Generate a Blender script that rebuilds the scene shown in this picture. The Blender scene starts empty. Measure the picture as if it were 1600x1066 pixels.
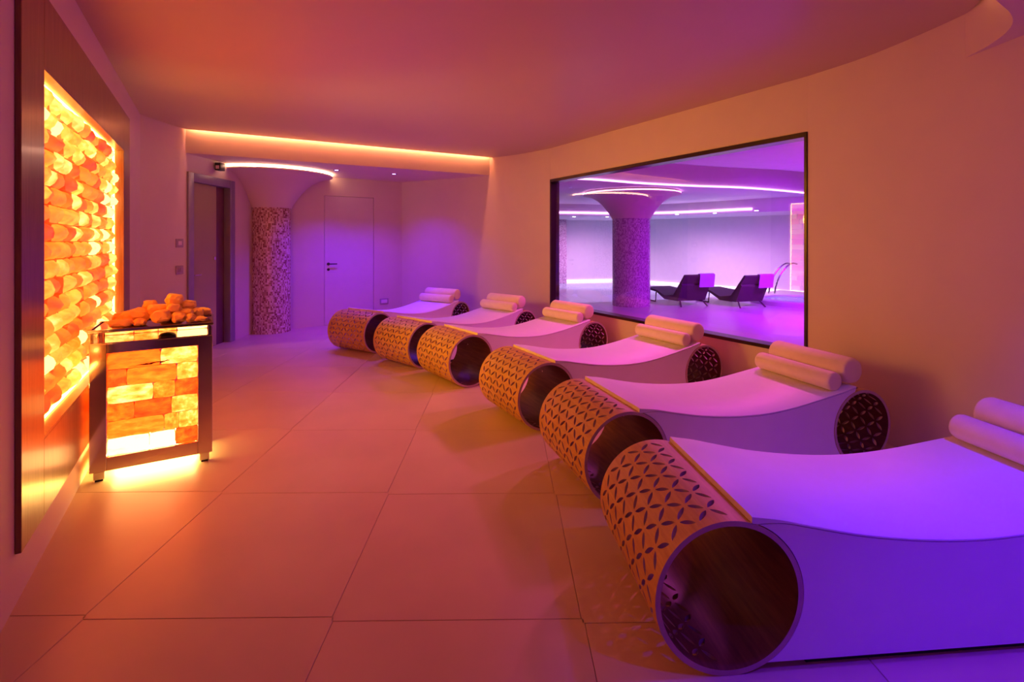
import bpy, bmesh, math, random
from mathutils import Vector, Matrix, noise
from mathutils.geometry import tessellate_polygon
random.seed(7)
S = bpy.context.scene
COL = S.collection
PI = math.pi

# ------------------------------------------------------------------ camera, world, exposure, lights
F_PX, EYE, HOR = 785.0, 1.52, 376.0
cam = bpy.data.objects.new('camera', bpy.data.cameras.new('camera'))
COL.objects.link(cam)
cam.location = (0, 0, EYE)
cam.rotation_euler = (PI / 2, 0, 0)
cam.data.sensor_width = 36
cam.data.lens = 36 * F_PX / 1600
cam.data.shift_y = -(533 - HOR) / 1600
cam.data.clip_start = 0.05
S.camera = cam
S.view_settings.view_transform = 'Standard'
S.view_settings.look = 'None'
S.view_settings.exposure = 0.0
S.view_settings.gamma = 1.0
S.view_settings.use_curve_mapping = False
S.cycles.use_denoising = True
S.cycles.max_bounces = 10
S.cycles.diffuse_bounces = 5
S.cycles.glossy_bounces = 4
S.cycles.transmission_bounces = 6
S.cycles.transparent_max_bounces = 8
S.cycles.sample_clamp_indirect = 6
S.cycles.caustics_reflective = False
S.cycles.caustics_refractive = False
wd = bpy.data.worlds.new('world')
S.world = wd
wd.use_nodes = True
wd.node_tree.nodes['Background'].inputs[0].default_value = (0.02, 0.012, 0.03, 1)
wd.node_tree.nodes['Background'].inputs[1].default_value = 0.1


def spot(name, loc, target, power, col, angle=110, blend=0.8, radius=0.04):
    l = bpy.data.lights.new(name, 'SPOT')
    l.energy = power
    l.color = col
    l.spot_size = math.radians(angle)
    l.spot_blend = blend
    l.shadow_soft_size = radius
    o = bpy.data.objects.new(name, l)
    COL.objects.link(o)
    o.location = loc
    o.rotation_euler = (Vector(target) - Vector(loc)).to_track_quat('-Z', 'Y').to_euler()
    return o


BLUE = (0.06, 0.0, 1.0)
AMBER = (1.0, 0.50, 0.01)
LIGHTS = [
    # amber spots added before the salt wall, boosting the glow it throws
    ('salt_fill_lamp', (-3.10, 4.00, 2.0), (1.2, 6.4, 1.5), 185, AMBER, 88, 1.0, 0.3),
    ('salt_fill_lamp', (-2.80, 3.48, 1.5), (0.6, 5.0, 0.7), 58, AMBER, 100, 1.0, 0.35),
    ('salt_fill_lamp', (-2.30, 2.62, 1.9), (2.3, 3.9, 0.9), 22, AMBER, 90, 1.0, 0.35),
    # lowered ceiling over the camera: blue downlights above and in front of the first lounger
    ('downlight_lamp', (2.25, 1.75, 2.64), (2.2, 1.75, 0), 185, BLUE, 85, 0.7, 0.05),
    ('downlight_lamp', (2.2, 0.55, 2.64), (2.2, 0.7, 0), 260, BLUE, 88, 0.7, 0.05),
    # the two downlights of the far alcove
    ('downlight_lamp', (-2.84, 8.13, 2.60), (-2.7, 8.2, 0), 235, (0.08, 0.0, 1.0), 115, 1.0, 0.04),
    ('downlight_lamp', (-2.02, 8.60, 2.60), (-1.9, 8.6, 0), 185, (0.12, 0.0, 1.0), 120, 1.0, 0.04),
    # pool hall: violet spots added out of view to brighten the hall and beds
    ('hall_fill_lamp', (1.94, 7.19, 2.82), (0.6, 6.4, 0.4), 220, (1.0, 0.09, 0.74), 120, 1.0, 0.15),
    ('hall_fill_lamp', (2.92, 5.71, 2.82), (1.6, 4.9, 0.4), 220, (1.0, 0.09, 0.74), 120, 1.0, 0.15),
    ('hall_fill_lamp', (2.9, 7.2, 2.85), (2.9, 8.0, 0), 80, (1.0, 0.02, 0.6), 160, 1.0, 0.25),
    ('hall_fill_lamp', (4.4, 5.4, 2.85), (4.4, 6.2, 0), 80, (1.0, 0.02, 0.6), 160, 1.0, 0.25),
    ('hall_fill_lamp', (6.5, 8.5, 2.85), (6.7, 9.6, 0), 2400, (0.38, 0.0, 1.0), 160, 1.0, 0.3),
]
for a in LIGHTS:
    spot(*a)

# ------------------------------------------------------------------ materials
def mat(name):
    m = bpy.data.materials.new(name)
    m.use_nodes = True
    nt = m.node_tree
    return m, nt, nt.nodes['Principled BSDF'], nt.nodes, nt.links


def texco(nt, kind='Object', scale=(1, 1, 1)):
    tc = nt.nodes.new('ShaderNodeTexCoord')
    mp = nt.nodes.new('ShaderNodeMapping')
    mp.inputs['Scale'].default_value = scale
    nt.links.new(tc.outputs[kind], mp.inputs['Vector'])
    return mp.outputs[0]


def ramp(nt, fac, stops):
    r = nt.nodes.new('ShaderNodeValToRGB')
    els = r.color_ramp.elements
    while len(els) < len(stops):
        els.new(0.5)
    for e, (p, c) in zip(els, stops):
        e.position = p
        e.color = (*c, 1)
    nt.links.new(fac, r.inputs[0])
    return r.outputs[0]


def nz(nt, vec, scale, detail=3, rough=0.5):
    n = nt.nodes.new('ShaderNodeTexNoise')
    n.inputs['Scale'].default_value = scale
    n.inputs['Detail'].default_value = detail
    n.inputs['Roughness'].default_value = rough
    nt.links.new(vec, n.inputs['Vector'])
    return n.outputs[0]


def bump(nt, p, h, strength, dist=0.01):
    b = nt.nodes.new('ShaderNodeBump')
    b.inputs['Strength'].default_value = strength
    b.inputs['Distance'].default_value = dist
    nt.links.new(h, b.inputs['Height'])
    nt.links.new(b.outputs[0], p.inputs['Normal'])


def plain(name, c, rough=0.5, metal=0.0, var=0.06, scale=6, bmp=0.0, spec=0.5):
    m, nt, p, N, L = mat(name)
    v = texco(nt)
    f = nz(nt, v, scale)
    lo = tuple(x * (1 - var) for x in c)
    hi = tuple(min(1, x * (1 + var)) for x in c)
    L.new(ramp(nt, f, [(0.3, lo), (0.7, hi)]), p.inputs['Base Color'])
    p.inputs['Roughness'].default_value = rough
    p.inputs['Metallic'].default_value = metal
    p.inputs['Specular IOR Level'].default_value = spec
    if bmp:
        bump(nt, p, nz(nt, v, scale * 12, 4), bmp, 0.004)
    return m


def emit(name, c, strength):
    m, nt, p, N, L = mat(name)
    p.inputs['Base Color'].default_value = (0.8, 0.8, 0.8, 1)
    p.inputs['Emission Color'].default_value = (*c, 1)
    p.inputs['Emission Strength'].default_value = strength
    return m


def wood(name, dark, light, rough, axis_scale, coat=0.0):
    m, nt, p, N, L = mat(name)
    v = texco(nt, 'Object', axis_scale)
    f = nz(nt, v, 6, 6, 0.62)
    L.new(ramp(nt, f, [(0.28, dark), (0.52, tuple((a + b) / 2 for a, b in zip(dark, light))), (0.75, light)]), p.inputs['Base Color'])
    p.inputs['Roughness'].default_value = rough
    p.inputs['Coat Weight'].default_value = coat
    p.inputs['Coat Roughness'].default_value = 0.12
    bump(nt, p, f, 0.12, 0.002)
    return m


M = {}
M['plaster'] = plain('wall_plaster', (0.72, 0.63, 0.48), 0.62, var=0.02, scale=2.5, bmp=0.03)
M['ceiling'] = plain('ceiling_paint', (0.58, 0.47, 0.28), 0.42, var=0.015, scale=1.5, spec=0.5)
M['hall_paint'] = plain('hall_paint', (0.72, 0.68, 0.70), 0.55, var=0.02)
M['door_paint'] = plain('door_paint', (0.72, 0.64, 0.54), 0.5, var=0.02)
M['tile'] = plain('beige_porcelain', (0.68, 0.55, 0.31), 0.34, var=0.06, scale=1.8, bmp=0.02)
M['grout'] = plain('grout', (0.34, 0.27, 0.19), 0.9)
M['drum_wood'] = wood('honey_oak', (0.48, 0.28, 0.04), (0.68, 0.46, 0.07), 0.45, (10, 1.0, 10))
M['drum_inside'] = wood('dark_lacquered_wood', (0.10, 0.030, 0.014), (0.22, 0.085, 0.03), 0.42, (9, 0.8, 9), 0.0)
M['drum_rim'] = plain('drum_edge', (0.50, 0.36, 0.30), 0.5, scale=20)
M['panel_wood'] = wood('walnut_veneer', (0.16, 0.07, 0.03), (0.30, 0.15, 0.07), 0.32, (9, 9, 0.6), 0.1)
M['vinyl'] = plain('white_vinyl', (0.83, 0.81, 0.80), 0.48, var=0.015, scale=8, bmp=0.04)
M['bolster'] = plain('white_towelling', (0.86, 0.80, 0.50), 0.75, var=0.03, scale=14, bmp=0.10)
M['plinth'] = plain('shadow_gap_black', (0.02, 0.018, 0.018), 0.7)  # its black stands for the shadow line under the lounger base
M['steel'] = plain('polished_steel', (0.62, 0.60, 0.58), 0.09, 1.0, var=0.02)
M['chrome'] = plain('chrome', (0.75, 0.75, 0.76), 0.12, 1.0, var=0.02)
M['black'] = plain('black_plastic', (0.015, 0.014, 0.015), 0.4)
M['bronze'] = plain('dark_bronze_frame', (0.055, 0.035, 0.035), 0.28, 0.6)
M['switch'] = plain('switch_plate', (0.42, 0.33, 0.32), 0.4)
M['switch_light'] = plain('switch_key', (0.80, 0.72, 0.70), 0.4)
M['door_metal'] = plain('grey_door_frame', (0.30, 0.28, 0.34), 0.40, 0.3)
M['frosted'] = plain('frosted_door_glass', (0.46, 0.44, 0.18), 0.40, var=0.08, scale=1.0)
M['dark_pane'] = plain('dark_side_pane', (0.16, 0.06, 0.07), 0.2)
M['led_warm'] = emit('warm_led', (1.0, 0.52, 0.36), 15.0)
M['led_cove'] = emit('warm_cove_led', (1.0, 0.32, 0.15), 80.0)
M['led_cove_near'] = emit('warm_cove_led_near', (1.0, 0.40, 0.14), 11.0)
M['led_violet'] = emit('violet_led', (0.95, 0.36, 1.0), 3.6)
M['led_under'] = emit('under_cabinet_led', (1.0, 0.58, 0.18), 30.0)
M['led_salt'] = emit('salt_edge_led', (1.0, 0.62, 0.10), 14.0)
M['lamp_blue'] = emit('blue_downlight', (0.35, 0.25, 1.0), 14.0)
M['lamp_white'] = emit('white_downlight', (0.95, 0.85, 1.0), 10.0)
M['water_line'] = emit('waterline_led', (1.0, 0.72, 0.75), 1.5)
M['wicker'] = plain('dark_wicker', (0.060, 0.045, 0.05), 0.6, var=0.4, scale=60, bmp=0.4)
M['towel'] = plain('violet_lit_towel', (0.55, 0.50, 0.86), 0.9, bmp=0.1)  # white cloth; violet lamp light is put into the base colour
M['hall_floor'] = plain('hall_tile', (0.60, 0.55, 0.56), 0.30, var=0.05, scale=1.2)
M['pool_water'] = plain('pool_water', (0.30, 0.55, 0.66), 0.06, var=0.05, scale=1.0)
M['tub_water'] = plain('tub_water', (0.20, 0.45, 0.75), 0.05, var=0.05)
M['tub_rim'] = plain('tub_rim', (0.55, 0.50, 0.58), 0.35)

# salt: lit from behind, colour differs from stone to stone
def salt_material(name, k, shift=0.0, nscale=1.7, grain=0.80):
    m, nt, p, N, L = mat(name)
    v = texco(nt, 'Object')
    oi = N.new('ShaderNodeObjectInfo')
    off = N.new('ShaderNodeVectorMath'); off.operation = 'ADD'
    mul = N.new('ShaderNodeVectorMath'); mul.operation = 'SCALE'
    cmb = N.new('ShaderNodeCombineXYZ')
    for i in range(3):
        L.new(oi.outputs['Random'], cmb.inputs[i])
    L.new(cmb.outputs[0], mul.inputs[0]); mul.inputs['Scale'].default_value = 37.0
    L.new(v, off.inputs[0]); L.new(mul.outputs[0], off.inputs[1])
    n1 = nz(nt, off.outputs[0], nscale, 5, 0.6)
    mix = N.new('ShaderNodeMath'); mix.operation = 'MULTIPLY_ADD'
    L.new(oi.outputs['Random'], mix.inputs[0]); mix.inputs[1].default_value = 0.78
    a2 = N.new('ShaderNodeMath'); a2.operation = 'MULTIPLY_ADD'
    L.new(n1, a2.inputs[0]); a2.inputs[1].default_value = grain; a2.inputs[2].default_value = 0.08 - grain / 2 + shift
    L.new(a2.outputs[0], mix.inputs[2])
    c = ramp(nt, mix.outputs[0], [(0.02, (0.22, 0.010, 0.0002)), (0.20, (0.58, 0.032, 0.0006)), (0.42, (0.90, 0.070, 0.0016)),
                                  (0.60, (1.0, 0.115, 0.006)), (0.78, (1.0, 0.20, 0.02)), (0.93, (1.0, 0.36, 0.08)), (1.0, (1.0, 0.42, 0.12))])
    # shade on the steep flanks, put into the glow colour by surface direction
    tcn = N.new('ShaderNodeTexCoord')
    dt = N.new('ShaderNodeVectorMath'); dt.operation = 'DOT_PRODUCT'
    L.new(tcn.outputs['Normal'], dt.inputs[0]); dt.inputs[1].default_value = (0, -1, 0)
    mr = N.new('ShaderNodeMapRange')
    L.new(dt.outputs['Value'], mr.inputs['Value'])
    mr.inputs['From Min'].default_value = 0.25; mr.inputs['From Max'].default_value = 0.95
    mr.inputs['To Min'].default_value = 0.28; mr.inputs['To Max'].default_value = 1.0
    mm = N.new('ShaderNodeMix'); mm.data_type = 'RGBA'; mm.blend_type = 'MULTIPLY'; mm.inputs['Factor'].default_value = 1.0
    L.new(c, mm.inputs['A'])
    cr = N.new('ShaderNodeCombineColor')
    pw = N.new('ShaderNodeMath'); pw.operation = 'POWER'; pw.inputs[1].default_value = 1.8
    L.new(mr.outputs[0], pw.inputs[0])
    L.new(mr.outputs[0], cr.inputs[0]); L.new(pw.outputs[0], cr.inputs[1]); L.new(pw.outputs[0], cr.inputs[2])
    L.new(cr.outputs[0], mm.inputs['B'])
    L.new(mm.outputs['Result'], p.inputs['Emission Color'])
    p.inputs['Emission Strength'].default_value = k
    p.inputs['Base Color'].default_value = (0.75, 0.38, 0.20, 1)
    p.inputs['Roughness'].default_value = 0.5
    bump(nt, p, nz(nt, v, 9.0, 4), 0.35, 0.01)
    return m


M['salt'] = salt_material('backlit_salt', 3.2)
M['salt_cabinet'] = salt_material('backlit_salt_cabinet', 4.0, 0.04, 2.6, 1.3)
M['salt_edge_lit'] = salt_material('backlit_salt_at_edge', 4.2, 0.28)  # brighter copy; hotter backlight near the frame is put into its emission
M['salt_hot'] = salt_material('backlit_salt_near_lamp', 8.0, 0.6)  # over-bright copy; strong lamp light is put into its emission
M['rock'] = plain('salt_rock', (0.94, 0.55, 0.16), 0.6, var=0.22, scale=14, bmp=0.5)


def glass_material(name, ior, tint=(1, 1, 1)):
    m = bpy.data.materials.new(name)
    m.use_nodes = True
    nt = m.node_tree
    nt.nodes.clear()
    out = nt.nodes.new('ShaderNodeOutputMaterial')
    t = nt.nodes.new('ShaderNodeBsdfTransparent'); t.inputs[0].default_value = (*tint, 1)
    g = nt.nodes.new('ShaderNodeBsdfGlossy'); g.inputs['Roughness'].default_value = 0.0
    fr = nt.nodes.new('ShaderNodeFresnel'); fr.inputs[0].default_value = ior
    mx = nt.nodes.new('ShaderNodeMixShader')
    nt.links.new(fr.outputs[0], mx.inputs[0])
    nt.links.new(t.outputs[0], mx.inputs[1])
    nt.links.new(g.outputs[0], mx.inputs[2])
    nt.links.new(mx.outputs[0], out.inputs[0])
    return m


M['vein'] = plain('dark_salt_vein', (0.10, 0.03, 0.01), 0.8)
M['pane'] = glass_material('window_glass', 1.95)
M['case_glass'] = glass_material('case_glass', 1.5, (1, 0.97, 0.92))


def mosaic_material(name, c1, c2, c3, rad):
    m, nt, p, N, L = mat(name)
    tc = N.new('ShaderNodeUVMap')
    br = N.new('ShaderNodeTexBrick')
    br.offset = 0.0
    br.inputs['Scale'].default_value = 1.0
    br.inputs['Mortar Size'].default_value = 0.0012
    br.inputs['Brick Width'].default_value = 0.019
    br.inputs['Row Height'].default_value = 0.030
    br.inputs['Color1'].default_value = (0, 0, 0, 1)
    br.inputs['Color2'].default_value = (1, 1, 1, 1)
    br.inputs['Mortar'].default_value = (0.5, 0.5, 0.5, 1)
    L.new(tc.outputs[0], br.inputs['Vector'])
    L.new(ramp(nt, br.outputs['Color'], [(0.1, c1), (0.5, c2), (0.9, c3)]), p.inputs['Base Color'])
    p.inputs['Roughness'].default_value = 0.22
    return m


M['mosaic'] = mosaic_material('red_mosaic', (0.22, 0.07, 0.05), (0.62, 0.40, 0.30), (0.80, 0.68, 0.58), 0.3)
M['mosaic_hall'] = mosaic_material('violet_mosaic', (0.35, 0.15, 0.30), (0.55, 0.36, 0.50), (0.75, 0.62, 0.70), 0.44)

# ------------------------------------------------------------------ builders
def sharp(bm, deg=32):
    lim = math.radians(deg)
    for f in bm.faces:
        f.smooth = True
    for e in bm.edges:
        e.smooth = len(e.link_faces) == 2 and e.calc_face_angle(0) < lim


def mesh_of(name, bm, mats, smooth=32):
    bm.normal_update()
    if smooth:
        sharp(bm, smooth)
    me = bpy.data.meshes.new(name)
    bm.to_mesh(me)
    bm.free()
    for m in (mats if isinstance(mats, (list, tuple)) else [mats]):
        me.materials.append(m)
    return me


def place(name, me, parent=None, loc=(0, 0, 0), rot=0.0, label=None, cat=None, group=None, kind=None):
    o = bpy.data.objects.new(name, me)
    COL.objects.link(o)
    if parent:
        o.parent = parent
    o.location = loc
    o.rotation_euler = (0, 0, rot) if not isinstance(rot, (tuple, list)) else rot
    return tag(o, label, cat, group, kind)


def tag(o, label=None, cat=None, group=None, kind=None):
    for k, v in (('label', label), ('category', cat), ('group', group), ('kind', kind)):
        if v:
            o[k] = v
    return o


def obj(name, bm, mats, parent=None, smooth=32, **kw):
    return place(name, mesh_of(name, bm, mats, smooth), parent, **kw)


def box(x0, y0, z0, x1, y1, z1, bev=0.0, seg=2, bm=None):
    b = bmesh.new()
    bmesh.ops.create_cube(b, size=1)
    for v in b.verts:
        v.co = Vector(((x0 + x1) / 2 + v.co.x * (x1 - x0), (y0 + y1) / 2 + v.co.y * (y1 - y0), (z0 + z1) / 2 + v.co.z * (z1 - z0)))
    if bev:
        bmesh.ops.bevel(b, geom=list(b.edges), offset=bev, segments=seg, affect='EDGES', profile=0.5)
    if bm is None:
        return b
    me = bpy.data.meshes.new('tmp')
    b.to_mesh(me); b.free()
    bm.from_mesh(me)
    bpy.data.meshes.remove(me)
    return bm


def lathe(profile, seg=48, bm=None, close=False, uv=None, arc=(0, 2 * PI)):
    bm = bm or bmesh.new()
    full = abs(arc[1] - arc[0] - 2 * PI) < 1e-6
    n = seg if full else seg + 1
    rings = []
    for (r, z) in profile:
        rings.append([bm.verts.new((r * math.cos(arc[0] + (arc[1] - arc[0]) * i / seg), r * math.sin(arc[0] + (arc[1] - arc[0]) * i / seg), z)) for i in range(n)])
    lay = bm.loops.layers.uv.verify() if uv else None
    for j in range(len(rings) - 1):
        for i in range(seg):
            k = (i + 1) % n
            f = bm.faces.new((rings[j][i], rings[j][k], rings[j + 1][k], rings[j + 1][i]))
            if uv:
                for lp, (uu, vv) in zip(f.loops, ((i, j), (i + 1, j), (i + 1, j + 1), (i, j + 1))):
                    lp[lay].uv = (uu / seg * 2 * PI * uv, profile[vv][1])
    if close:
        bm.faces.new(list(reversed(rings[0])))
        bm.faces.new(rings[-1])
    return bm


def tube(points, r, seg=8, bm=None):
    bm = bm or bmesh.new()
    pts = [Vector(p) for p in points]
    rings = []
    for i, p in enumerate(pts):
        d = (pts[min(i + 1, len(pts) - 1)] - pts[max(i - 1, 0)]).normalized()
        up = Vector((0, 0, 1)) if abs(d.z) < 0.95 else Vector((1, 0, 0))
        a = d.cross(up).normalized(); b = d.cross(a)
        rings.append([bm.verts.new(p + r * (math.cos(2 * PI * k / seg) * a + math.sin(2 * PI * k / seg) * b)) for k in range(seg)])
    for j in range(len(rings) - 1):
        for k in range(seg):
            bm.faces.new((rings[j][k], rings[j][(k + 1) % seg], rings[j + 1][(k + 1) % seg], rings[j + 1][k]))
    bm.faces.new(list(reversed(rings[0]))); bm.faces.new(rings[-1])
    bmesh.ops.recalc_face_normals(bm, faces=bm.faces)
    return bm


def prism(poly, z0, z1, bm=None):
    bm = bm or bmesh.new()
    lo = [bm.verts.new((x, y, z0)) for x, y in poly]
    hi = [bm.verts.new((x, y, z1)) for x, y in poly]
    n = len(poly)
    new = []
    for t in tessellate_polygon([[Vector((x, y, 0)) for x, y in poly]]):
        new.append(bm.faces.new([lo[i] for i in t]))
        new.append(bm.faces.new([hi[i] for i in t]))
    for i in range(n):
        new.append(bm.faces.new((lo[i], lo[(i + 1) % n], hi[(i + 1) % n], hi[i])))
    bmesh.ops.recalc_face_normals(bm, faces=new)
    return bm


def offset_line(pts, d):
    out = []
    for i, p in enumerate(pts):
        a = Vector(pts[max(i - 1, 0)]); b = Vector(pts[min(i + 1, len(pts) - 1)])
        t = (b - a).normalized()
        out.append((p[0] + t.y * d, p[1] - t.x * d))
    return out


def wall_strip(pts, z0, z1, thick, bm=None):
    """a solid wall along a line; thickness goes to the right of the direction of travel"""
    bm = bm or bmesh.new()
    out = offset_line(pts, thick)
    rows = [[bm.verts.new((x, y, z)) for x, y in line] for line in (pts, out) for z in (z0, z1)]
    il, ih, ol, oh = rows
    fs = []
    for i in range(len(pts) - 1):
        fs.append(bm.faces.new((il[i], il[i + 1], ih[i + 1], ih[i])))
        fs.append(bm.faces.new((ol[i], oh[i], oh[i + 1], ol[i + 1])))
        fs.append(bm.faces.new((ih[i], ih[i + 1], oh[i + 1], oh[i])))
        fs.append(bm.faces.new((il[i], ol[i], ol[i + 1], il[i + 1])))
    for i in (0, -1):
        fs.append(bm.faces.new((il[i], ih[i], oh[i], ol[i])))
    bmesh.ops.recalc_face_normals(bm, faces=fs)
    return bm


def catmull(pts, n=6):
    P = [Vector(p) for p in pts]
    P = [2 * P[0] - P[1]] + P + [2 * P[-1] - P[-2]]
    out = []
    for i in range(1, len(P) - 2):
        for k in range(n):
            t = k / n
            a, b, c, d = P[i - 1:i + 3]
            out.append(tuple(0.5 * ((2 * b) + (c - a) * t + (2 * a - 5 * b + 4 * c - d) * t * t + (3 * b - a - 3 * c + d) * t ** 3)))
    out.append(tuple(P[-2]))
    return out


def thing(name, label, cat, loc=(0, 0, 0), rot=0.0, group=None):
    o = bpy.data.objects.new(name, None)
    COL.objects.link(o)
    o.location = loc
    o.rotation_euler = (0, 0, rot)
    return tag(o, label, cat, group)


def copy_tree(o, parent=None):
    c = o.copy()
    COL.objects.link(c)
    if parent:
        c.parent = parent
    for ch in list(o.children):
        copy_tree(ch, c)
    return c


# ------------------------------------------------------------------ plan of the room
ZC, ZL, ZR = 2.96, 2.66, 3.30           # main ceiling, lowered ceiling, slab above
LW = Vector((-0.82, 0.0))               # left wall: origin at y = 0
LA = Vector((-0.5126, 0.8587))          # along the left wall
LROT = math.atan2(LA.y, LA.x)           # local X along the wall, local -Y into the room
P1 = (-4.24, 5.73); P2 = (-4.24, 8.35); P3 = (-2.15, 9.80)
WA = Vector((0.60, 7.85)); WB = Vector((2.59, 4.40))
WD = (WB - WA).normalized(); WN = Vector((-WD.y, WD.x))          # towards the hall
BACK = (0.0, -1.4)
# floor
fl = obj('floor', box(-6, -5.3, -0.12, 6, 11, -0.006), M['grout'], kind='structure')
TS = 1.005
tl = box(-TS / 2 + 0.0013, -TS / 2 + 0.0013, -0.02, TS / 2 - 0.0013, TS / 2 - 0.0013, 0.0, 0.0015, 1)
tile_me = mesh_of('tile', tl, M['tile'])
ta = math.radians(1.0)
ux, uy = Vector((math.cos(ta), math.sin(ta) * -0.55)), Vector((-math.sin(ta) * 1.4, math.cos(ta)))
for i in range(-4, 5):
    for j in range(-5, 9):
        c = Vector((-0.721, 2.017)) + ux * TS * (i + 0.5) + uy * TS * (j + 0.5)
        # keep the tiles of this room: right of the left wall, left of the window wall
        dl = (c - LW).dot(Vector((0.8587, 0.5126)))
        dr = (WA - c).dot(WN)
        if dl < -0.75 or dr < -0.75 or c.x < -4.8 or c.x > 3.5 or c.y < -3.2 or c.y > 10.2:
            continue
        place('tile', tile_me, fl, (c.x, c.y, 0), math.radians(0.8))

# left wall in its own frame, with the recess of the salt panel left open
wl = bmesh.new()
SO0, SO1, ZO0, ZO1 = 2.755, 5.275, 0.580, 2.345
for (s0, s1, z0, z1) in ((-1.2, SO0, 0, ZR), (SO1, 6.672, 0, ZR), (SO0, SO1, 0, ZO0), (SO0, SO1, ZO1, ZR)):
    box(s0, 0, z0, s1, 0.22, z1, bm=wl)
obj('wall_left', wl, M['plaster'], None, 0, loc=(LW.x, LW.y, 0), rot=LROT, kind='structure')

# wall with the glass door (x = -4.24), door opening left free
DY0, DY1, DZ = 6.55, 7.65, 2.42
wd_ = bmesh.new()
for (y0, y1, z0, z1) in ((5.70, DY0, 0, ZR), (DY1, 8.55, 0, ZR), (DY0, DY1, DZ, ZR)):
    box(-4.44, y0, z0, -4.24, y1, z1, bm=wd_)
obj('wall_door_side', wd_, M['plaster'], None, 0, kind='structure')
d1 = thing('door_1', None, None, (-4.24, DY0, 0)); d1['kind'] = 'structure'
W = DY1 - DY0
obj('jamb', box(-0.12, 0, 0, 0.025, 0.115, DZ, 0.004), M['door_metal'], d1)
obj('jamb', box(-0.12, W - 0.13, 0, 0.025, W, DZ, 0.004), M['door_metal'], d1)
obj('header', box(-0.12, 0.115, DZ - 0.115, 0.025, W - 0.13, DZ, 0.004), M['door_metal'], d1)
lf = obj('glass_leaf', box(-0.060, 0.118, 0.008, -0.048, 0.735, DZ - 0.118, 0.001, 1), M['frosted'], d1)
obj('side_pane', box(-0.085, 0.735, 0.0, -0.070, W - 0.132, DZ - 0.118, 0.001, 1), M['dark_pane'], d1)
hb = box(-0.048, 0.13, 1.01, -0.036, 0.19, 1.10, 0.003)
tube([(-0.036, 0.16, 1.055), (0.005, 0.16, 1.055), (0.012, 0.175, 1.055), (0.012, 0.285, 1.055)], 0.009, 8, hb)
obj('door_handle', hb, M['chrome'], lf)
obj('glint_block', box(-0.048, 0.66, 1.24, -0.030, 0.71, 1.29, 0.004), M['chrome'], lf)  # chrome block standing for a downlight's reflection in the glass
obj('backing', box(-0.19, 0.0, 0, -0.13, W, DZ, 0), M['dark_pane'], d1)

# far wall with the flush door
b0 = Vector(P2); b1 = Vector(P3); BD = (b1 - b0).normalized(); BROT = math.atan2(BD.y, BD.x)
BL = (b1 - b0).length
f0 = (Vector((-3.35, 8.967)) - b0).length; f1 = f0 + 0.903; FZ = 2.325
wb = bmesh.new()
for (s0, s1, z0, z1) in ((-0.15, f0, 0, ZR), (f1, BL + 0.05, 0, ZR), (f0, f1, FZ, ZR)):
    box(s0, 0, z0, s1, 0.2, z1, bm=wb)
obj('wall_far', wb, M['plaster'], None, 0, loc=(P2[0], P2[1], 0), rot=BROT, kind='structure')
d2 = thing('door_2', None, None, (P2[0], P2[1], 0), BROT); d2['kind'] = 'structure'
lf2 = obj('door_leaf', box(f0 + 0.006, 0.003, 0.006, f1 - 0.006, 0.045, FZ - 0.006, 0.002, 1), M['door_paint'], d2)
obj('recess', box(f0, 0.10, 0, f1, 0.14, FZ), M['black'], d2)
hb = lathe([(0.0, -0.001), (0.026, 0), (0.026, 0.01), (0.0, 0.011)], 20)
bmesh.ops.transform(hb, matrix=Matrix.Translation((f0 + 0.07, 0.003, 1.10)) @ Matrix.Rotation(PI / 2, 4, 'X'), verts=hb.verts)
tube([(f0 + 0.07, -0.005, 1.10), (f0 + 0.07, -0.045, 1.10), (f0 + 0.09, -0.052, 1.10), (f0 + 0.21, -0.052, 1.10)], 0.010, 8, hb)
obj('door_handle', hb, M['bronze'], lf2)
kb = lathe([(0.0, -0.001), (0.024, 0), (0.024, 0.008), (0.0, 0.009)], 20)
bmesh.ops.transform(kb, matrix=Matrix.Translation((f0 + 0.07, 0.003, 1.0)) @ Matrix.Rotation(PI / 2, 4, 'X'), verts=kb.verts)
obj('keyhole_plate', kb, M['bronze'], lf2)

# right wall: curved ends, straight window stretch
far_curve = catmull([(-2.15, 9.80), (-1.25, 9.32), (-0.39, 8.76), (0.12, 8.37), (0.60, 7.85)], 6)
near_curve = catmull([(2.59, 4.40), (2.77, 3.95), (2.86, 3.45), (2.885, 2.95), (2.885, 2.2), (2.9, 1.0), (2.9, -1.5), (2.9, -5.0)], 6)
WZ0, WZ1 = 0.505, 2.475
wr = wall_strip(far_curve, 0, ZR, -0.16)
wall_strip(near_curve, 0, ZR, -0.16, wr)
wall_strip([tuple(WA), tuple(WB)], 0, WZ0, -0.16, wr)
wall_strip([tuple(WA), tuple(WB)], WZ1, ZR, -0.16, wr)
bmesh.ops.remove_doubles(wr, verts=wr.verts, dist=0.0005)
obj('wall_right', wr, M['plaster'], None, 25, kind='structure')
obj('wall_return', box(-2.75, -5.0, 0, -2.6, 0.0, ZR), M['plaster'], None, 0, kind='structure')
obj('wall_corner', box(-2.6, -1.2, 0, -0.22, -1.0, ZR), M['plaster'], None, 0, kind='structure')
obj('wall_back', box(-2.6, -5.2, 0, 3.4, -5.0, ZR), M['panel_wood'], None, 0, kind='structure')  # unseen; set far back in dark wood to cut bounce light

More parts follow.
